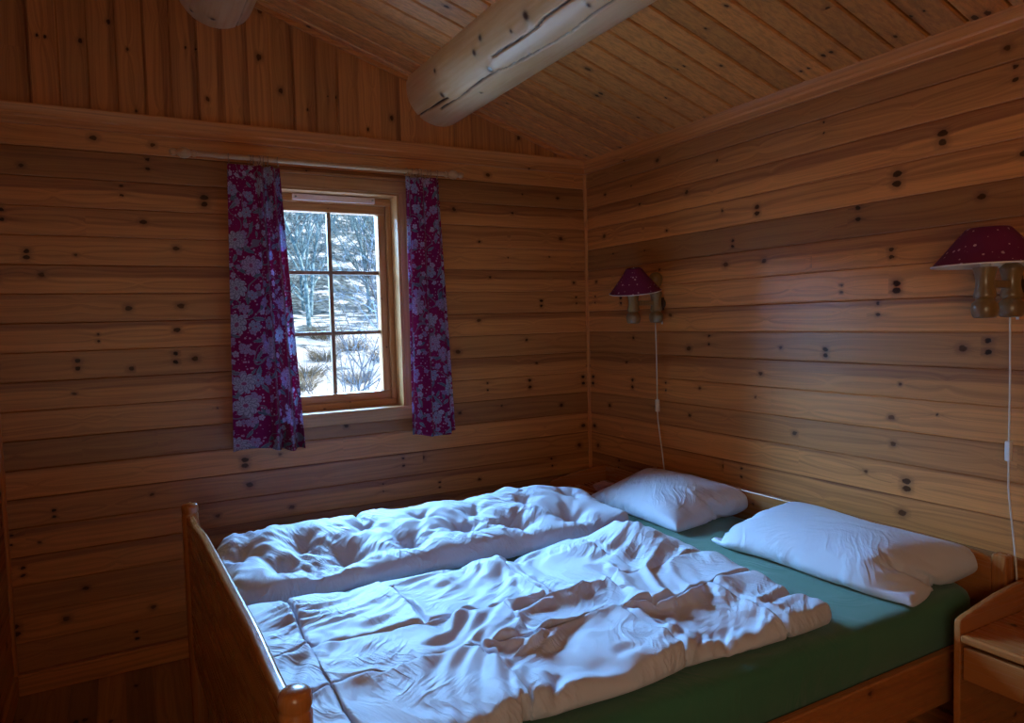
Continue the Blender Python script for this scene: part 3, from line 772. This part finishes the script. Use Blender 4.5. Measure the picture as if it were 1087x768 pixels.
duv_near = quilt('duvet', -2.048, -.70, -2.055, -1.235, lambda x, y: .572, NXQ, NYN, seam_near, 4.1, .007, .05, .03, -.9)
def pz(x, y): return .583 + .150 * max(0, (x + .47) / .42) ** 1.3
def near_map(x, y, z):
    t = (-1.38 - y) / .75; f = (x + .485) / .455
    return x + t * (.075 * (1 - f) + .012 * f), y, z + .035 * t * f
pil_far = quilt('pillow', -.495, -.03, -1.25, -.62, pz, 44, 62, lambda i, j: False, 2.2, .004, .03)
pil_near = quilt('pillow', -.485, -.03, -2.13, -1.38, pz, 44, 74, lambda i, j: False, 6.4, .004, .03, mp=near_map)
headc = MB().box(-.064, -.036, -2.2, -.6, .3, .665).build('x', None); footc = MB().box(-2.135, -2.076, -2.2, -.6, .3, .75).build('x', None)
wallc = MB().box(-.012, .05, -2.6, 0, .3, 1.2).build('x', None); nsc = MB().box(-2.1, -.1, -.655, -.62, .3, .50).build('x', None)
simulate([(duv_far, dict(pr=13, be=.12, shrink=-.32, seam=-.14, mass=.12, st=8, fill=.25, sharp=1.0, tufts=[(i, j) for i in range(1, NXQ) for j in range(1, NYF) if seam_far(i, j)][::2])), (duv_near, dict(pr=10.5, be=.12, shrink=-.24, seam=-.13, mass=.14, st=8, fill=.7, sharp=1.2, level=.75)),
          (pil_far, dict(pr=32, be=.15, shrink=-.16, seam=0, mass=.2)), (pil_near, dict(pr=32, be=.15, shrink=-.16, seam=0, mass=.2))],
         [mattress, headc, footc, wallc, nsc], 34)
for o in (headc, footc, wallc, nsc): bpy.data.objects.remove(o)
M_duvet = fabric('duvet_cotton', (.60, .65, .77), (.64, .68, .79), .62, wr=.0042, wscale=14, sheen=.2, spec=.35)
M_pillow = fabric('pillow_cotton', (.62, .66, .78), (.66, .69, .80), .62, wr=.0040, wscale=12, sheen=.2, spec=.35)
def finish(o, mat, label, cat, group, f=None, sub=1):
    o.data.materials.clear(); o.data.materials.append(mat); tag(o, label, cat, group)
    if f:
        for v in o.data.vertices:
            d = f(v.co.x, v.co.y, v.co.z); v.co.z += d
    s = o.modifiers.new('subdivision', 'SUBSURF'); s.levels = s.render_levels = sub
def bump2(x, y, cx, cy, ax, ay, rot=0):
    dx, dy = x - cx, y - cy; c, s = cos(rot), sin(rot); a = (dx * c + dy * s) / ax; b = (-dx * s + dy * c) / ay
    return math.exp(-(a * a + b * b))
def f_near(x, y, z):
    up = max(0, min(1, (z - .575) / .05))
    k = max(0, min(1, (y + 1.36) / .14)); k = k * k
    return -up * k * .35 * max(0, z - .59) + up * (.055 * bump2(x, y, -.80, -1.38, .07, .14, .25) + .018 * bump2(x, y, -1.2, -1.33, .35, .07) - .010 * bump2(x, y, -.93, -1.55, .12, .1)) 
def f_far(x, y, z):
    up = max(0, min(1, (z - .575) / .05))
    t = max(0, min(1, (y + 1.05) / .33)); t = t * t * (3 - 2 * t)
    return up * (.058 * t * min(1, (x + 2.09) / .12) + .012 * MN.noise(Vector((x * 5, y * 6, 9))))
finish(duv_far, M_duvet, 'puffy tufted white duvet on the far half of the bed, nearest the window', 'duvet', 'duvets on the bed', f_far)
finish(duv_near, M_duvet, 'white duvet with stitched rectangles on the near half of the bed', 'duvet', 'duvets on the bed', f_near)
finish(pil_far, M_pillow, 'white pillow at the far side of the bed head, under the smaller lamp', 'pillow', 'pillows at the bed head')
finish(pil_near, M_pillow, 'white pillow at the near side of the bed head, closest to the camera', 'pillow', 'pillows at the bed head')

# ------------------------------------------------------------------ nightstands
M_ns_x = wood('nightstand_pine_x', 'x', 'z', 10, -5, **bedkw); M_ns_y = wood('nightstand_pine_y', 'y', 'x', 10, -5, **bedkw)
def nightstand(yc, label):
    root = empty('nightstand', (-.19, yc, 0)); tag(root, label, 'nightstand', 'nightstands beside the bed')
    W2, D2 = .21, .18
    side = [(-D2, 0), (D2, 0), (D2, .600), (.10, .597), (.0, .588), (-.10, .572), (-.155, .563), (-.176, .556), (-D2, .545)]
    for s in (-1, 1):
        m = MB(); vs_ = [(p, q) for p, q in side]; m.prism(vs_, s * W2 - (.018 if s > 0 else 0), s * W2 + (.018 if s < 0 else 0), 'y'); part(m, 'side_panel', M_ns_x, root, .004, seg=3)
    m = MB(); m.box(-D2 - .004, D2 - .016, -W2 + .018, W2 - .018, .498, .520); part(m, 'top', M_ns_y, root, .007, seg=3)
    m = MB(); m.box(D2 - .016, D2, -W2 + .018, W2 - .018, .36, .600); part(m, 'back_panel', M_ns_y, root, .003)
    d = MB(); d.box(-D2 + .006, -D2 + .024, -W2 + .021, W2 - .021, .395, .486); dr = part(d, 'drawer', M_ns_y, root, .004)
    m = MB(); m.box(-D2 + .024, D2 - .03, -W2 + .03, W2 - .03, .400, .470); part(m, 'drawer_box', M_ns_x, root, .002)
    m = MB(); m.box(-D2 + .01, D2 - .016, -W2 + .018, W2 - .018, .10, .118); part(m, 'shelf', M_ns_y, root, .003)
    return root
nightstand(-.365, 'far pine nightstand in the corner by the window wall, mostly hidden behind the duvet')
nightstand(-2.415, 'near pine nightstand at the bottom right corner of the photo')
M_pink = fabric('pink_paper', (.62, .34, .32), None, .8)
def crumpled(loc, r, label, seed):
    bm = bmesh.new(); bmesh.ops.create_icosphere(bm, subdivisions=5, radius=1)
    for v in bm.verts:
        n_ = v.co.normalized(); d = 1 + .35 * MN.noise(n_ * 1.6 + Vector((seed, 0, 0))) + .22 * abs(MN.noise(n_ * 4 + Vector((0, seed, 0)))) - .15 * abs(MN.noise(n_ * 8 + Vector((0, 0, seed))))
        v.co = Vector((n_.x * d * r, n_.y * d * r * 1.1, max(n_.z * d * r * .5, -r * .22)))
    me = bpy.data.meshes.new('crumpled_cloth'); bm.to_mesh(me); bm.free(); me.materials.append(M_pink)
    for p in me.polygons: p.use_smooth = True
    o = bpy.data.objects.new('crumpled_cloth', me); COL.objects.link(o); o.location = (loc[0], loc[1], loc[2] + r * .22); tag(o, label, 'cloth'); return o
crumpled((-.17, -.36, .523), .050, 'small crumpled pink cloth on the far nightstand', 1.0)
crumpled((-.20, -2.42, .523), .040, 'small crumpled pink cloth on the near nightstand, cut by the photo edge', 5.0)

# ------------------------------------------------------------------ outside: snowy slope with bare trees
def ground_z(x, y):
    z = -.55 + .02 * y
    z += 2.3 * (1 - math.exp(-max(0, y - 5) / 11)) + max(0, y - 26) ** 1.25 * .22
    return z + .25 * MN.noise(Vector((x * .25, y * .25, 0))) + .10 * MN.noise(Vector((x * .9, y * .9, 3)))
m = MB(); NX_, NY_ = 90, 90; vs = []; fs = []
for j in range(NY_ + 1):
    y = .2 + 60 * (j / NY_) ** 1.6
    for i in range(NX_ + 1):
        x = -22 + 60 * i / NX_; vs.append((x, y, ground_z(x, y)))
for j in range(NY_):
    for i in range(NX_):
        a = j * (NX_ + 1) + i; fs.append((a, a + 1, a + NX_ + 2, a + NX_ + 1))
m.add(vs, fs, True)
g = NG('snow'); P = g.n('ShaderNodeTexCoord').outputs['Object']; q = g.sep(P)
pt = g.ramp(g.M('ADD', g.noise(P, 1.1, 6, .65), g.M('MULTIPLY', g.ramp(q[1], 9, 26), .16)), .56, .64)
c = g.mix(pt, (.80, .80, .82), g.mix(g.ramp(g.noise(P, 5, 4), .35, .65), (.06, .075, .08), (.20, .26, .28)))
g.bsdf(c, .9, .1, g.bump(g.noise(P, 3, 5), .6, .1)); M_snow = g.m
gr = m.build('ground', M_snow); tag(gr, kind='structure')

def bark(name, c1, c2):
    g = NG(name); P = g.n('ShaderNodeTexCoord').outputs['Object']
    g.bsdf(g.mix(g.ramp(g.noise(P, 9, 4), .35, .65), c1, c2), .9, .1); return g.m
M_bark = bark('dark_bark', (.035, .032, .035), (.10, .10, .11)); M_frost = bark('frosted_bark', (.08, .16, .20), (.30, .45, .52))
def tree_mesh(name, seed, H, mat, levels=4, spread=.55, nb=(5, 5, 4, 3), r0=.035, lean=0):
    rg = random.Random(seed); m = MB()
    def grow(p, d, L, r, lv):
        pts = [p]; dd = d.copy(); n = 6 if lv < 2 else 4
        for k in range(n):
            dd = (dd + Vector((rg.uniform(-.16, .16), rg.uniform(-.16, .16), rg.uniform(-.05, .13)))).normalized(); pts.append(pts[-1] + dd * L / n)
        m.tube(pts, r, 5 if lv < 2 else 3, r1=r * .35)
        if lv < levels:
            for k in range(nb[min(lv, 3)] + (2 if lv == 0 else 0)):
                f = rg.uniform(.22, 1.0); i = min(n - 1, int(f * n)); base = pts[i].lerp(pts[i + 1], f * n - i)
                ang = rg.uniform(0, 2 * pi); o_ = dd.orthogonal().normalized(); o_.rotate(Matrix.Rotation(ang, 3, dd))
                grow(base, (dd * rg.uniform(.5, 1) + o_ * rg.uniform(.5, 1.0) * spread * 1.5).normalized(), L * rg.uniform(.38, .62), r * .45, lv + 1)
    for q in range(1 if r0 > .03 else 4):
        grow(Vector((rg.uniform(-.1, .1), rg.uniform(-.1, .1), -.1)), Vector((rg.uniform(-.25, .25) + lean, rg.uniform(-.25, .25), 1)).normalized(), H, r0, 0)
    return m.build(name, mat)
shrub_spots = [(-.38, 3.9, .85), (1.25, 5.6, 1.0), (-1.2, 6.8, 1.0), (1.6, 7.9, .75), (4.3, 9.2, 1.1), (.9, 12.9, 1.2), (3.5, 13.2, 1.0)]
pr = [tree_mesh('bare_shrub', 11, 2.0, M_bark, 3, .5, (5, 4, 3, 2), .018), tree_mesh('bare_shrub', 12, 2.3, M_bark, 3, .6, (5, 4, 3, 2), .016, .2)]
used = set()
for i, (x, y, s) in enumerate(shrub_spots):
    k = i % 2; o = pr[k] if k not in used else pr[k].copy()
    if k in used: COL.objects.link(o)
    used.add(k); o.location = (x, y, ground_z(x, y) - .05); o.rotation_euler = (0, 0, i * 1.7); o.scale = (s, s, s)
    tag(o, 'thin bare dark shrub growing from the snow outside the window', 'shrub', 'bare shrubs outside')
ft = [tree_mesh('frosted_tree', 21 + k, 4.2, M_frost, 3, .45, (8, 6, 4, 3), .07) for k in range(2)]
for i, (x, y) in enumerate([(2.2, 15.5), (5.6, 16.5), (3.4, 21), (8.2, 21.5), (4.6, 27), (.6, 22), (9.5, 28)]):
    o = ft[i % 2] if i < 2 else ft[i % 2].copy()
    if i > 1: COL.objects.link(o)
    o.location = (x, y, ground_z(x, y) - .1); o.rotation_euler = (0, 0, i * 2.1)
    tag(o, 'frosted bare tree on the slope behind the shrubs outside', 'tree', 'frosted trees on the slope outside')
def thicket():
    rg = random.Random(5); m = MB(); src = [(list(t.data.vertices), list(t.data.polygons)) for t in ft]
    vv = [[v.co.copy() for v in t.data.vertices] for t in ft]; ff = [[tuple(p.vertices) for p in t.data.polygons] for t in ft]
    for i in range(26):
        y = 24 + i * .8 + rg.uniform(-.4, .4); x = -1.7 + y * rg.uniform(.06, .50); s_ = rg.uniform(.9, 1.4); a = rg.uniform(0, 6.28); z = ground_z(x, y) - .1; k = i % 2
        m.add([(x + s_ * (v.x * cos(a) - v.y * sin(a)), y + s_ * (v.x * sin(a) + v.y * cos(a)), z + v.z * s_) for v in vv[k]], ff[k], True)
    return m.build('frosted_thicket', M_frost)
tag(thicket(), 'dense tangle of frosted bare trees covering the far slope outside', 'trees', kind='stuff')
# tussocks of dry grass
M_grass = bark('dry_grass', (.10, .085, .05), (.26, .22, .15))
def tussock(seed):
    rg = random.Random(seed); m = MB()
    for k in range(260):
        a = rg.uniform(0, 6.283); R_ = rg.uniform(0, .22) ; p = Vector((R_ * cos(a), R_ * sin(a), -.05)); d = Vector((cos(a) * rg.uniform(.1, .9), sin(a) * rg.uniform(.1, .9), 1)).normalized(); L = rg.uniform(.15, .42)
        m.tube([p, p + d * L * .5, p + d * L + Vector((d.x, d.y, -.5)) * L * .35], .004, 3, r1=.0015)
    return m.build('grass_tussock', M_grass)
t0 = tussock(3)
for i, (x, y, s) in enumerate([(.70, 9.9, 1.3), (.35, 8.9, 1.1), (1.36, 11.1, 1.2), (2.25, 12.2, 1.4), (2.55, 10.7, 1.3), (1.45, 9.3, 1.0), (3.4, 11.6, 1.2), (-.4, 10.4, 1.1), (2.2, 14.2, 1.5), (4.3, 14.6, 1.4)]):
    o = t0 if i == 0 else t0.copy()
    if i: COL.objects.link(o)
    o.location = (x, y, ground_z(x, y)); o.scale = (s, s, s); o.rotation_euler = (0, 0, i)
    tag(o, 'tussock of dry grass sticking out of the snow outside the window', 'grass', 'grass tussocks in the snow')

# ------------------------------------------------------------------ light
W_ = bpy.data.worlds.new('sky'); SC.world = W_; W_.use_nodes = True
bg = W_.node_tree.nodes['Background']; bg.inputs[0].default_value = (.40, .66, 1.0, 1); bg.inputs[1].default_value = 1.5
def lamp(name, kind, loc, direction, energy, col, **k):
    l = bpy.data.lights.new(name, kind); l.energy = energy; l.color = col
    for a, b in k.items(): setattr(l, a, b)
    o = bpy.data.objects.new(name, l); COL.objects.link(o); o.location = loc
    o.rotation_euler = Vector(direction).to_track_quat('-Z', 'Y').to_euler(); return o
lamp('sky_light', 'AREA', (-1.2, 6.5, 4.9), (0, -1, -.42), 22000, (.24, .55, 1.0), shape='RECTANGLE', size=14, size_y=3.6)
lamp('sun_light', 'SUN', (6, 3, 8), (-.80, .22, -.55), 8, (1.0, .93, .84), angle=RD(1))
lamp('room_fill', 'AREA', (-2.62, -3.95, 1.45), (.86, .40, .36), 17, (1.0, .77, .52), shape='RECTANGLE', size=.8, size_y=1.1)

# ------------------------------------------------------------------ camera
cd = bpy.data.cameras.new('camera'); cam = bpy.data.objects.new('camera', cd); COL.objects.link(cam)
cd.sensor_width = 36; cd.lens = 758.28 / 1087 * 36; cd.clip_start = .02; cd.clip_end = 300
yaw, pitch, roll = .50614, -.05725, -.0269
f = Vector((sin(yaw) * cos(pitch), cos(yaw) * cos(pitch), sin(pitch))); r = Vector((cos(yaw), -sin(yaw), 0)); u = r.cross(f)
r2 = cos(roll) * r + sin(roll) * u; u2 = -sin(roll) * r + cos(roll) * u
C = (-2.3132, -3.2860, 1.395)
cam.matrix_world = Matrix(((r2.x, u2.x, -f.x, C[0]), (r2.y, u2.y, -f.y, C[1]), (r2.z, u2.z, -f.z, C[2]), (0, 0, 0, 1)))
SC.camera = cam
vs_ = SC.view_settings; vs_.view_transform = 'Standard'; vs_.look = 'None'; vs_.gamma = 1; vs_.exposure = 0.06; vs_.use_curve_mapping = False
cy = SC.cycles; cy.use_denoising = True; cy.max_bounces = 10; cy.diffuse_bounces = 5; cy.transparent_max_bounces = 12; cy.sample_clamp_indirect = 4; cy.caustics_reflective = False; cy.caustics_refractive = False
